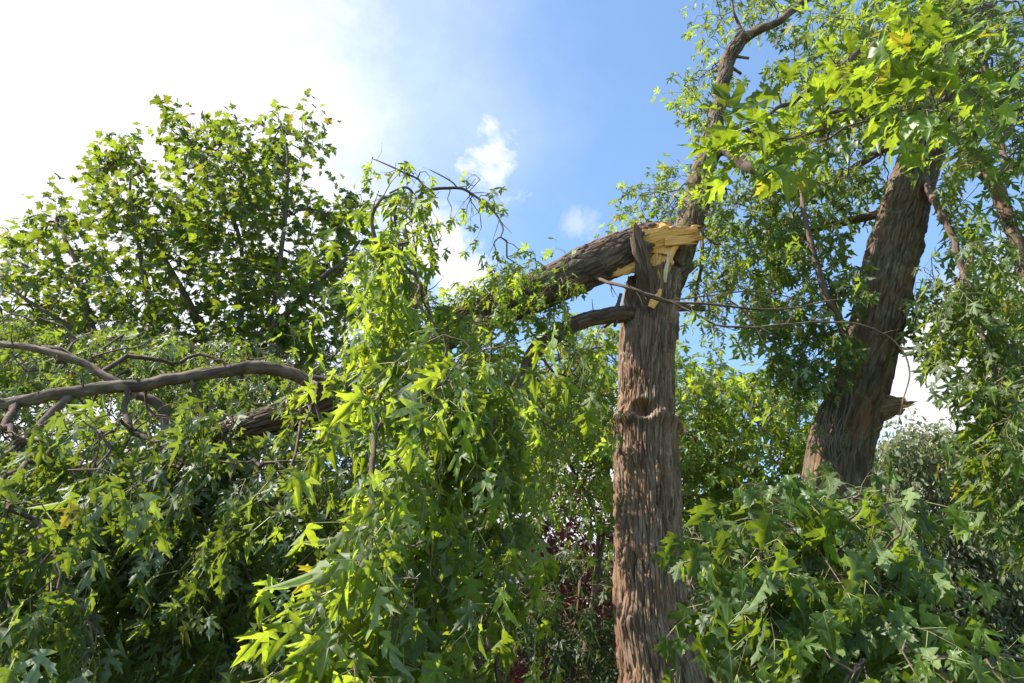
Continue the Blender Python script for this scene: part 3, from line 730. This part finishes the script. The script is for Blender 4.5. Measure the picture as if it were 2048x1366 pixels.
BR = {}
for key, rws, mt, ns in (
    ('up', [(740, 752, 4.28, 20.57), (690, 766, 4.2, 15.82), (640, 764, 4.1, 12.66), (580, 748, 4.0, 12.26), (510, 736, 3.9, 12.26), (400, 751, 3.75, 11.47), (280, 770, 3.62, 11.87), (140, 789, 3.5, 11.87), (0, 801, 3.4, 10.68), (-120, 808, 3.3, 9.49)], BARK_SMOOTH, 40),
    ('cross', [(-60, 684, 3.9, 5.76), (0, 688, 3.9, 5.76), (80, 697, 3.9, 6.48), (150, 720, 3.9, 7.2), (210, 753, 3.92, 7.92), (270, 786, 3.95, 7.92), (310, 806, 3.98, 8.64), (330, 850, 4.0, 10.08), (350, 893, 3.95, 10.8)], BARK_SMOOTH, 24),
    ('fork', [(142, 790, 3.5, 9.02), (95, 838, 3.4, 7.79), (45, 886, 3.3, 7.38), (0, 920, 3.25, 6.56), (-60, 960, 3.2, 4.92)], BARK_SMOOTH, 20),
    ('drop', [(690, 785, 4.2, 8.8), (690, 825, 4.1, 7.2), (705, 880, 4.0, 6.0), (712, 950, 3.9, 5.6), (728, 1010, 3.85, 4.8), (735, 1090, 3.8, 4.0)], BARK_SMOOTH, 14),
    ('thin', [(700, 800, 4.1, 3.5), (650, 880, 3.9, 3.15), (560, 885, 3.8, 3.5), (500, 907, 3.7, 3.5), (400, 950, 3.6, 3.5), (300, 985, 3.5, 2.8), (200, 1040, 3.4, 2.1)], BARK_SMOOTH, 10),
    ('arc', [(870, 690, 4.5, 4.96), (855, 620, 4.3, 4.96), (850, 575, 4.2, 4.96), (866, 530, 4.1, 4.65), (862, 490, 4.05, 4.34), (846, 440, 4.0, 4.03), (840, 405, 4.0, 3.72), (852, 382, 4.0, 3.41), (915, 376, 4.0, 2.98), (950, 392, 4.0, 2.48), (990, 425, 4.0, 2.17), (1004, 455, 4.0, 1.86), (1000, 475, 4.0, 1.24)], TWIG, 12),
    ('arc2', [(858, 615, 4.3, 3.0), (836, 575, 4.25, 3.0), (830, 520, 4.2, 2.7), (836, 460, 4.1, 2.4), (838, 410, 4.05, 2.4), (815, 375, 4.0, 2.4), (780, 385, 3.9, 1.8)], TWIG, 10),
    ('arc3', [(850, 384, 4.0, 2.2), (838, 360, 3.95, 1.93), (800, 342, 3.9, 1.76), (770, 328, 3.9, 1.38), (745, 318, 3.9, 0.83)], TWIG, 8),
    ('arc4', [(915, 377, 4.0, 1.8), (905, 365, 4.0, 1.56), (880, 350, 4.0, 1.32), (860, 340, 4.0, 0.9)], TWIG, 8),
    ('right', [(1172, 548, 5.22, 4.34), (1205, 563, 4.85, 3.72), (1262, 576, 4.6, 3.41), (1320, 601, 4.6, 3.1), (1390, 607, 4.6, 2.79), (1460, 612, 4.6, 2.48), (1560, 619, 4.6, 1.98), (1640, 605, 4.6, 1.61), (1690, 598, 4.6, 0.93)], TWIG, 10),
    ('right2', [(1262, 577, 4.6, 2.17), (1340, 603, 4.55, 1.86), (1400, 632, 4.5, 2.05), (1440, 652, 4.5, 2.17), (1500, 654, 4.5, 2.05), (1580, 648, 4.5, 1.98), (1690, 644, 4.5, 1.98), (1760, 664, 4.5, 1.92), (1798, 692, 4.5, 1.74), (1818, 745, 4.5, 1.49), (1806, 800, 4.5, 1.24), (1797, 850, 4.5, 0.74)], BARK_SMOOTH, 10),
    ('right3', [(1330, 602, 4.6, 1.8), (1430, 590, 4.7, 1.56), (1500, 583, 4.7, 1.38), (1570, 592, 4.7, 1.2), (1630, 612, 4.7, 0.9)], TWIG, 8),
    ('right4', [(1440, 588, 4.7, 1.56), (1490, 625, 4.7, 1.44), (1530, 690, 4.7, 0.96)], TWIG, 8),
    ('hang1', [(960, 640, 4.6, 12), (950, 720, 4.0, 10), (955, 800, 3.6, 9), (962, 880, 3.3, 8), (965, 960, 3.1, 7.5), (975, 1040, 3.0, 7), (980, 1130, 2.9, 6), (990, 1250, 2.8, 5), (1000, 1366, 2.7, 4)], BARK_SMOOTH, 12),
    ('hang2', [(960, 950, 3.05, 5), (940, 985, 2.9, 5), (945, 1010, 2.85, 5), (990, 1050, 2.85, 5), (1015, 1100, 2.8, 4.5), (1030, 1180, 2.8, 3.5)], BARK_SMOOTH, 10),
    ('hang3', [(950, 1010, 2.85, 4), (905, 1060, 2.7, 4), (903, 1130, 2.65, 4), (890, 1230, 2.6, 3.5), (860, 1330, 2.55, 3)], BARK_SMOOTH, 10),
    ('hang4', [(850, 690, 4.4, 8), (800, 700, 3.6, 7), (760, 780, 3.0, 6), (750, 900, 2.7, 6), (740, 1050, 2.5, 5), (700, 1200, 2.35, 4), (670, 1366, 2.3, 3)], BARK_SMOOTH, 10),
    ('hang5', [(860, 680, 4.5, 7), (790, 600, 3.6, 6), (760, 520, 3.2, 5), (745, 440, 3.1, 4), (765, 395, 3.1, 3)], BARK_SMOOTH, 10),
    ('low', [(-60, 1090, 3.0, 5), (20, 1105, 3.0, 5), (70, 1095, 3.05, 4), (130, 1060, 3.1, 3)], BARK_SMOOTH, 8)):
    o_, c_ = branch('branch', limb, rws, mt, ns, .02, .004 if ns >= 24 else 0, .1, len(BR) + 20, **({'cell': (.05, .12)} if ns >= 24 else {}))
    BR[key] = (o_, c_[:, :3])


def foliage(key, polys, mats, size, also=(), **kw):
    T = np.vstack([fill(*p) for p in polys]); o_, c_ = BR[key]
    kw = dict(dict(K=4, L=.25, droop=.7, hang=.95, fold=.4, curl=.45, wind=(-.38, 0, 0), outb=.3, randb=.4, biasb=(-.25, 0, -.45), up=.25), **kw)
    return crown('foliage', o_, mats, c_[len(c_) // 6:], T, size, **kw)


mC = [LF_CASC, TWIG, PET]; mL = [LF_LEFT, TWIG, PET]
foliage('hang5', [([(775, 405), (810, 390), (835, 410), (835, 560), (890, 690), (800, 720), (780, 560), (780, 480)], 2.7, 3.6, 50, .4, .42)], mC, .11, K=6, L=.36, droop=1.0)
foliage('hang4', [([(830, 650), (930, 640), (960, 760), (930, 900), (890, 1060), (820, 1040), (810, 880), (830, 760)], 2.3, 3.2, 34, .35, .45),
                  ([(780, 980), (880, 1020), (900, 1366), (580, 1400), (600, 1260), (680, 1180), (700, 1090)], 2.1, 3.0, 42, .35, .45)], mC, .135, K=6, L=.38, droop=1.0)
foliage('hang1', [([(900, 640), (1040, 640), (1030, 760), (1000, 900), (940, 920), (870, 860), (880, 740)], 2.5, 3.8, 40, .35, .45),
                  ([(860, 880), (1000, 930), (1040, 1150), (1040, 1366), (780, 1366), (800, 1120)], 2.3, 3.2, 48, .35, .46)], mC, .125, K=6, L=.38, droop=1.0)
foliage('up', [([(0, 840), (250, 810), (440, 800), (480, 880), (660, 900), (620, 1020), (380, 1050), (0, 1020)], 3.0, 4.0, 120, .45, .46), ([(580, 790), (690, 800), (690, 880), (590, 880)], 3.6, 3.9, 3, .3, .3), ([(400, 840), (480, 820), (480, 900), (400, 910)], 3.55, 3.75, 8, .3, .3), ([(420, 830), (490, 830), (490, 880), (420, 890)], 3.5, 3.7, 5, .3, .3),
               ([(-60, 900), (200, 880), (200, 1366), (-60, 1366)], 2.5, 3.6, 80, .45, .46)], mL, .12, K=5, L=.32, droop=.9)
foliage('thin', [([(180, 930), (640, 900), (700, 1020), (600, 1100), (470, 1366), (120, 1366)], 3.2, 4.8, 230, .5, .46)], mL, .12, K=5, L=.34, droop=.9)
foliage('drop', [([(620, 930), (760, 900), (760, 1100), (620, 1120)], 3.2, 4.2, 40, .4, .46)], mL, .115, K=5, L=.34, droop=.9)
foliage('cross', [([(-40, 600), (300, 650), (560, 680), (600, 740), (300, 780), (-40, 750)], 4.4, 5.6, 150, .6, .45)], mL, .10, L=.25)
foliage('arc', [([(860, 340), (1010, 360), (1010, 470), (860, 480)], 3.9, 4.1, 7, .1, 0), ([(955, 450), (1060, 490), (1030, 560), (960, 500)], 3.9, 4.3, 9, .1, 0),
                ([(850, 380), (880, 400), (890, 520), (860, 520)], 3.9, 4.1, 4, .1, 0)], mC, .10, K=2, L=.10)
foliage('arc3', [([(740, 310), (800, 330), (860, 330), (850, 370), (780, 350)], 3.85, 4.0, 5, .1, 0)], mC, .10, K=2, L=.10)
foliage('right', [([(1370, 560), (1470, 580), (1480, 660), (1390, 650)], 4.5, 4.8, 5, .1, 0)], mC, .09, K=2, L=.12)
# leaves that cling along the top of the limb itself
T = np.vstack([fill([(870, 640), (1000, 540), (1100, 500), (1180, 540), (1100, 640), (1000, 700)], 4.4, 4.9, 50, .4, .4), fill([(900, 600), (1010, 560), (1060, 570), (1040, 640), (930, 690)], 4.3, 4.55, 10, .3, .3), fill([(620, 840), (720, 840), (680, 900), (600, 900)], 3.9, 4.2, 10, .4, .4)])
crown('foliage', limb, mC, lcv[120:, :3], T, .10, K=3, L=.22, droop=.4, hang=.6, wind=(-.2, 0, 0), biasb=(-.2, 0, -.1))

# ------------------------------------------------------------------ the leaning maple on the right
lean = thing('leaning_maple_tree', 'thick trunk leaning to the right with a jagged snapped stub low on its side', 'tree', P(1605, 1340, 6) * [1, 1, 0])
rows = [(1600, 1366, 6, 72), (1625, 1200, 6, 62), (1650, 1080, 6, 60), (1669, 980, 6, 59), (1682, 890, 6, 58), (1708, 810, 6, 55), (1738, 710, 6, 48), (1762, 605, 6, 47), (1786, 505, 6, 47), (1814, 400, 6, 41), (1846, 300, 6, 38), (1876, 200, 6, 36), (1905, 90, 6, 33), (1930, -40, 6, 30), (1950, -200, 6, 24), (1965, -500, 6, 12)]
pts = [[*P(x, y, Y), hw * mpp(P(x, y, Y))] for x, y, Y, hw in rows]; b0 = pts[0]
pts = [[b0[0] - .05, b0[1], -.25, .62], [b0[0] - .03, b0[1], .4, .47], [b0[0] - .01, b0[1], 1., .38]] + pts
rc = spline(pts, .009); st = P(1765, 812, 6)


def lean_hook(RR, TH, LL):
    zz = rc[:, 2][:, None]
    for yy, a in ((492, .014), (592, .02), (800, .018)):
        z0 = P(1750, yy, 6)[2]; RR = RR + a * np.exp(-((zz - z0) / .05) ** 2) * (1 + .5 * np.cos(3 * TH)) - a * .6 * np.exp(-((zz - z0 + .09) / .03) ** 2)
    return RR


mb = MB(); tube(mb, rc, 260, 0, .016, (.045, .30), lump=.035, hook=lean_hook, seed=21)
mb.build('trunk', BARK_GREEN, lean)
mb = MB(); tube(mb, path([(1725, 818, 5.95, 34), (1765, 815, 5.9, 26), (1785, 812, 5.88, 19), (1800, 811, 5.86, 13)], .008), 50, 0, .012, (.03, .2), lump=.15, seed=31)
for k, (y_, e, h) in enumerate(((806, 1842, 6), (800, 1822, 5), (818, 1815, 6), (812, 1835, 4), (824, 1806, 5), (797, 1812, 5))):
    strip(mb, [(1778, 812 + (y_ - 812) * .6, 5.84, h + 3), (1800, y_ + 2, 5.83, h), (e, y_ - 4, 5.82, 1.2)], .03, 1 if k in (1, 3) else 0, 200 + k, 6, .4, grain=.4)
mb.build('snapped_stub', [BARK, WOOD], lean)
RB = []
for rws, mt in (([(1905, 230, 5.9, 18), (1940, 305, 5.6, 15), (1985, 372, 5.4, 14), (2020, 450, 5.3, 13), (2045, 530, 5.2, 12), (2075, 640, 5.1, 9), (2080, 800, 5.0, 6)], BARK_DARK),
                ([(1900, 60, 6, 14), (1985, 22, 5.0, 11), (1900, 28, 4.4, 10), (1840, 55, 4.0, 9), (1760, 85, 3.6, 8), (1680, 130, 3.1, 6), (1600, 190, 2.8, 4.5), (1500, 260, 2.6, 3), (1430, 285, 2.5, 2)], BARK_DARK),
                ([(1700, 720, 5.9, 10), (1680, 640, 5.7, 8), (1650, 580, 5.6, 7), (1625, 500, 5.6, 6), (1610, 430, 5.6, 5), (1600, 360, 5.7, 4)], TWIG),
                ([(1810, 420, 6.1, 10), (1700, 440, 6.5, 8), (1600, 470, 6.8, 6), (1500, 520, 7, 5), (1430, 560, 7, 3)], TWIG),
                ([(1880, 240, 6.1, 10), (1780, 290, 6.5, 8), (1650, 370, 6.8, 6), (1500, 420, 7, 5)], TWIG),
                ([(1840, 340, 5.9, 9), (1880, 420, 5.5, 7), (1915, 500, 5.3, 6), (1945, 620, 5.2, 5), (1980, 720, 5.1, 4), (2020, 820, 5, 3)], TWIG),
                ([(1910, 100, 5.9, 14), (1960, 130, 4.6, 9), (1980, 220, 4.0, 7), (2010, 320, 3.9, 5)], TWIG)):
    o_, c_ = branch('branch', lean, rws, mt, 14, .03, 0, .12, 41 + len(RB)); RB.append((o_, c_[:, :3]))
BR.update(rdown=RB[0], rnear=RB[1], rl=RB[2], rm=RB[3], ru=RB[4], rr=RB[5], rt=RB[6])
mR = [LF_RIGHT, TWIG, PET]; mN = [LF_NEAR, TWIG, PET]
side = dict(K=3, L=.22, droop=.15, hang=.3, wind=(-.5, 0, -.05), outb=.4, randb=.35, biasb=(-.6, 0, 0), up=1.0)
foliage('rnear', [([(1590, 290), (1620, 250), (1700, 170), (1790, 90), (1860, 70), (1980, 110), (1980, 235), (1860, 250), (1740, 275), (1650, 295)], 2.3, 3.2, 46, .35, .42), ([(1490, 296), (1500, 276), (1550, 276), (1550, 296)], 2.4, 2.6, 3, .1, 0)], mN, .15, **dict(side, up=1.2, hang=.12, droop=.05, wind=(-.6, 0, -.1), shape='drooping'))
foliage('rt', [([(1740, -40), (2090, -40), (2090, 330), (1960, 330), (1880, 280), (1760, 240), (1640, 60)], 3.2, 5.4, 165, .5, .46)], mR, .155, **dict(side, wind=(-.3, 0, -.1)))
foliage('ru', [([(1560, 80), (1660, -30), (1760, -30), (1820, 270), (1700, 330), (1560, 260)], 5.2, 7, 95, .6, .45),
               ([(1420, 350), (1560, 330), (1790, 330), (1770, 430), (1600, 470), (1430, 440)], 5.8, 7.2, 100, .4, .47)], mR, .15, **dict(side, hang=.5, wind=(-.2, 0, -.1)))
foliage('rm', [([(1430, 440), (1600, 440), (1560, 560), (1640, 600), (1560, 640), (1470, 580)], 6.0, 7.2, 46, .4, .47)], mR, .15, hang=.75, droop=.5, L=.25, wind=(-.15, 0, 0))
foliage('rl', [([(1570, 380), (1690, 440), (1660, 520), (1710, 560), (1670, 680), (1600, 760), (1560, 740), (1540, 640), (1600, 560), (1560, 480)], 5.5, 6.2, 62, .35, .46)], mR, .155, hang=.6, droop=.4, L=.25, wind=(-.15, 0, 0))
foliage('rr', [([(1870, 330), (1980, 330), (2060, 420), (2060, 700), (1960, 680), (1900, 720), (1830, 640), (1830, 560), (1880, 480)], 4.8, 6.2, 74, .4, .47),
               ([(1850, 560), (1960, 560), (2060, 640), (2070, 980), (1960, 960), (1900, 830), (1920, 740), (1850, 700)], 4.6, 5.6, 42, .4, .48)], mR, .155, hang=.7, droop=.5, L=.25, wind=(-.1, 0, 0))
foliage('rdown', [([(1960, 700), (2090, 650), (2090, 1080), (1990, 980), (1940, 900)], 4.4, 5.6, 55, .4, .46)], mR, .155, hang=.7, droop=.5, L=.25)

# dry vine caught on the left flank of the leaning trunk
vine = thing('climbing_vine', 'dry grey vine with drooping leaves clinging to the flank of the leaning trunk', 'vine', P(1650, 900, 5.6))
mb = MB(); sk = []
for k in range(16):
    x0 = 1650 + rs.random() * 50; y0 = 760 + rs.random() * 70; x1 = x0 - 25 + rs.random() * 30
    c_ = path([(x0 + 10, y0, 5.66, 1.6), (x0 - 8 + 16 * rs.random(), y0 + 40, 5.54, 1.8), (x1, y0 + 80, 5.5, 1.6), (x1 + rs.random() * 24 - 6, y0 + 100 + 30 * rs.random(), 5.52, 1.2), (x1 + rs.random() * 30 - 10, y0 + 90, 5.5, .8)], .02)
    tube(mb, c_, 5); sk.append(c_[:, :3])
mb.build('stems', plain('dry_vine_stem', (.11, .085, .06), .9), vine)
crown('foliage', vine, [LF_LEFT, TWIG, PET], np.vstack(sk), fill([(1610, 720), (1680, 700), (1680, 830), (1640, 860), (1610, 820)], 5.4, 5.6, 15, .4, .3), .10, K=2, L=.16, hang=.9, droop=.6, up=.2)

# ------------------------------------------------------------------ sapling in the lower right foreground
sap = thing('maple_sapling', 'dark glossy leafy young maple in front of the leaning trunk, lower right', 'young tree', P(1500, 1366, 2.6) * [1, 1, 0])
SB = []
for rws in ([(1415, 1420, 2.7, 12), (1416, 1340, 2.7, 9), (1440, 1312, 2.65, 8), (1530, 1302, 2.6, 7.5), (1640, 1302, 2.55, 7), (1740, 1297, 2.5, 6), (1860, 1285, 2.5, 4)],
            [(1416, 1345, 2.7, 7), (1405, 1270, 2.75, 6), (1385, 1190, 2.8, 4.5), (1372, 1120, 2.85, 3)],
            [(1640, 1302, 2.55, 6), (1640, 1220, 2.6, 5), (1620, 1130, 2.6, 4), (1640, 1040, 2.6, 3), (1660, 1000, 2.6, 2)],
            [(1740, 1297, 2.5, 5), (1770, 1200, 2.55, 4), (1790, 1110, 2.6, 3), (1800, 1060, 2.6, 2)],
            [(1860, 1285, 2.5, 4), (1930, 1290, 2.4, 4), (2010, 1310, 2.4, 3), (2100, 1330, 2.4, 2)]):
    o_, c_ = branch('branch' if SB else 'stem', sap, rws, BARK_SMOOTH, 12, .02, 0, .1, 60 + len(SB)); SB.append(c_[:, :3])
mb = MB(); g0 = SB[0][0]; tube(mb, spline([[g0[0] + .12, g0[1] + .1, -.1, .04], [g0[0] + .05, g0[1] + .04, .6, .032], [*g0, .022]], .05), 12); mb.build('stem', BARK_SMOOTH, sap)
mB = [LF_BUSH, TWIG, PET]
T = np.vstack([fill([(1480, 1090), (1520, 1030), (1590, 975), (1700, 970), (1780, 1010), (1830, 1090), (1830, 1230), (1640, 1260), (1500, 1230), (1440, 1150)], 2.2, 2.9, 150, .3, .42),
               fill([(1480, 1160), (1560, 1130), (1820, 1180), (1960, 1290), (2060, 1380), (1780, 1380), (1500, 1290)], 2.1, 2.8, 62, .3, .46)])
crown('crown', sap, mB, np.vstack(SB), T, .102, 'drooping', K=3, L=.20, droop=.4, hang=1.15, wind=(-.1, 0, 0), up=.3, curl=.7, fold=.5, biasb=(0, 0, .1))
T = np.vstack([fill([(1560, 1290), (2060, 1300), (2060, 1400), (1560, 1400)], 1.9, 2.4, 26, .3, .4)])
crown('crown', sap, [LF_CASC, TWIG, PET], np.vstack(SB), T, .10, 'silver', K=2, L=.16, droop=.3, hang=.8, up=.4)

# ------------------------------------------------------------------ trees behind
auto_tree('norway_maple_tree', 'rounded yellow-green tree standing against the white sky behind the fallen limb', None, P(430, 1300, 10.5)[:2], 5.0, .2,
          [(-20, 500), (60, 470), (140, 440), (190, 350), (250, 330), (310, 350), (380, 330), (400, 280), (470, 290), (510, 350), (560, 320), (600, 350), (650, 400), (690, 430), (722, 420), (730, 760), (560, 790), (-20, 760)],
          9.4, 11.8, 1050, LF_NORW, .175, 'broad', extra=[([(318, 214), (342, 208), (420, 300), (380, 320)], 28), ([(534, 218), (562, 218), (585, 330), (540, 330)], 26), ([(598, 238), (634, 250), (640, 310), (600, 330)], 14), ([(190, 300), (258, 282), (300, 340), (200, 350)], 26), ([(440, 240), (490, 270), (480, 320), (420, 300)], 18), ([(70, 440), (140, 405), (150, 460), (90, 480)], 14), ([(690, 400), (722, 362), (726, 480), (690, 480)], 16)],
          rows=[[(330, 690, 10.5, 9), (315, 650, 10.4, 8), (290, 560, 10.3, 6), (275, 470, 10.2, 4), (260, 380, 10.2, 2)],
                [(400, 660, 10.5, 8), (375, 600, 10.5, 7), (330, 520, 10.5, 5), (290, 440, 10.5, 3)],
                [(480, 680, 10.5, 7), (482, 600, 10.5, 6), (480, 480, 10.5, 4), (430, 360, 10.5, 3), (370, 270, 10.5, 2)],
                [(510, 690, 10.4, 8), (545, 620, 10.3, 6), (560, 520, 10.2, 5), (572, 420, 10.2, 4), (575, 310, 10.2, 2.5), (560, 240, 10.2, 1.5)],
                [(510, 700, 10.3, 9), (580, 620, 10.0, 7), (640, 560, 9.8, 6), (690, 520, 9.7, 4), (720, 480, 9.6, 3)],
                [(200, 700, 10.3, 9), (180, 650, 10.2, 9), (168, 600, 10.2, 7), (150, 520, 10.2, 4), (120, 460, 10.2, 3)],
                [(230, 700, 10, 5), (120, 640, 10, 4), (40, 590, 10, 3), (0, 550, 10, 2)]],
          K=3, L=.42, droop=.15, hang=.35, wind=(-.2, 0, 0), pet=False, r0=.005, clump=.9, th=.50, outb=.5, biasb=(-.1, 0, .25), up=.9)
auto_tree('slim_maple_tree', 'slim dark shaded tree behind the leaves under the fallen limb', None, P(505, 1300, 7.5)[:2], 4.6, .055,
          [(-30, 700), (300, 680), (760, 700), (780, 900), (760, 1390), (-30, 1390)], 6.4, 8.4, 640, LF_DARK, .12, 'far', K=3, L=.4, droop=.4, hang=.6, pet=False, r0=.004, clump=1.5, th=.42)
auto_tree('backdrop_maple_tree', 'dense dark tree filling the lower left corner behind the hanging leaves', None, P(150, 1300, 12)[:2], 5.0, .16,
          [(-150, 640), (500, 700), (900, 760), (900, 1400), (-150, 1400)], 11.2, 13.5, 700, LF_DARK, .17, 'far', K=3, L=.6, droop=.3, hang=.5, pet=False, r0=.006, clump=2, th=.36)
auto_tree('clearing_maple_tree', 'bright green maple behind the torn trunk, on its left side', None, P(1160, 1300, 8.5)[:2], 3.0, .05,
          [(1000, 760), (1100, 690), (1230, 640), (1260, 900), (1250, 1080), (1190, 1030), (1150, 940), (1060, 980), (1000, 960)], 7.6, 9.6, 360, LF_MID, .165, 'far',
          rows=[[(1200, 1040, 8.5, 4), (1140, 930, 8.4, 3.5), (1110, 870, 8.3, 3), (1060, 820, 8.3, 2)]], K=3, L=.36, droop=.3, hang=.5, pet=False, r0=.004, clump=1.0, th=.47)
auto_tree('meadow_maple_tree', 'mid green tree filling the gap between the torn trunk and the leaning trunk', None, P(1480, 1300, 9.5)[:2], 3.0, .10,
          [(1330, 720), (1380, 700), (1450, 745), (1540, 760), (1600, 770), (1680, 860), (1700, 1000), (1560, 1390), (1330, 1390)], 8.6, 11, 900, LF_MID, .19, 'far', K=3, L=.4, droop=.3, hang=.5, pet=False, r0=.004, clump=1.2, th=.42)
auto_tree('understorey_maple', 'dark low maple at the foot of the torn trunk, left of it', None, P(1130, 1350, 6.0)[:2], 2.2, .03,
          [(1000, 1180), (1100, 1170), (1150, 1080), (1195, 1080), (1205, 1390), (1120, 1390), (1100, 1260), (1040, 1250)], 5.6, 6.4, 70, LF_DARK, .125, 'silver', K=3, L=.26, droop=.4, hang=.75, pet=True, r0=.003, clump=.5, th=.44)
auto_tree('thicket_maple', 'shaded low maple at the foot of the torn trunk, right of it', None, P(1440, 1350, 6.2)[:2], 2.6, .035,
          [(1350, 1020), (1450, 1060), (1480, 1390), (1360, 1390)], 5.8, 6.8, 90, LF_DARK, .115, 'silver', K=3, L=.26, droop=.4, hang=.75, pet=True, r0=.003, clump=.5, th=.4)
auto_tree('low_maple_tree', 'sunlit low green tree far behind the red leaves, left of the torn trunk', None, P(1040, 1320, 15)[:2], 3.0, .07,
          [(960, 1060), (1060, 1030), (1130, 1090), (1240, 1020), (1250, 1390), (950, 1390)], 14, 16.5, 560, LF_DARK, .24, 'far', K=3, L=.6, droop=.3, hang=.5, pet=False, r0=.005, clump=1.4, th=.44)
auto_tree('red_plum_tree', 'small purple-red leaved tree glimpsed left of the torn trunk', None, P(1110, 1330, 12)[:2], 3.0, .06,
          [(1030, 1010), (1110, 950), (1200, 970), (1215, 1130), (1180, 1390), (1030, 1390)], 11.2, 12.8, 420, LF_RED, .125, 'oval', K=3, L=.4, droop=.1, hang=.3, pet=False, r0=.005, clump=.9, th=.46)
auto_tree('grey_willow_tree', 'pale grey-green fine-leaved tree beyond the leaning trunk on the right', None, P(1900, 1320, 14)[:2], 3.4, .16,
          [(1735, 980), (1760, 900), (1800, 860), (1850, 870), (1900, 850), (1960, 900), (2090, 880), (2110, 1390), (1700, 1390)], 12.6, 15.5, 1200, LF_GREY, .135, 'oval', K=5, L=.6, droop=.2, hang=.5, pet=False, r0=.005, clump=1.6, th=.40, tpt=3)
for k, (x, y, lab, sz) in enumerate(((-700, 24, 'far tree at the edge of the lawn, outside the left edge', 1), (250, 26, 'far dark green tree low on the left, beyond the slim tree', 1), (820, 27, 'far tree low in the middle, beyond the hanging leaves', .8), (1420, 25, 'far tree low behind the mid green tree', 1), (1750, 27, 'far tree low behind the pale grey-green tree', 1))):
    if k == 0: continue
    top_y = 1000 if k != 2 else 1130
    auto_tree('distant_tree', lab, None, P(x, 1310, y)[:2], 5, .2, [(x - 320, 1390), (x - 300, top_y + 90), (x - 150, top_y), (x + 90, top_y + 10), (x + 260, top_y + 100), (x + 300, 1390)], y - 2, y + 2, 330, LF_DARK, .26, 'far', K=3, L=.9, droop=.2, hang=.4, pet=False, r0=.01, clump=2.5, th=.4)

for o in bpy.data.objects:
    if '_org' in o: del o['_org']
print('tris', sum(len(o.data.polygons) for o in bpy.data.objects if o.type == 'MESH'))
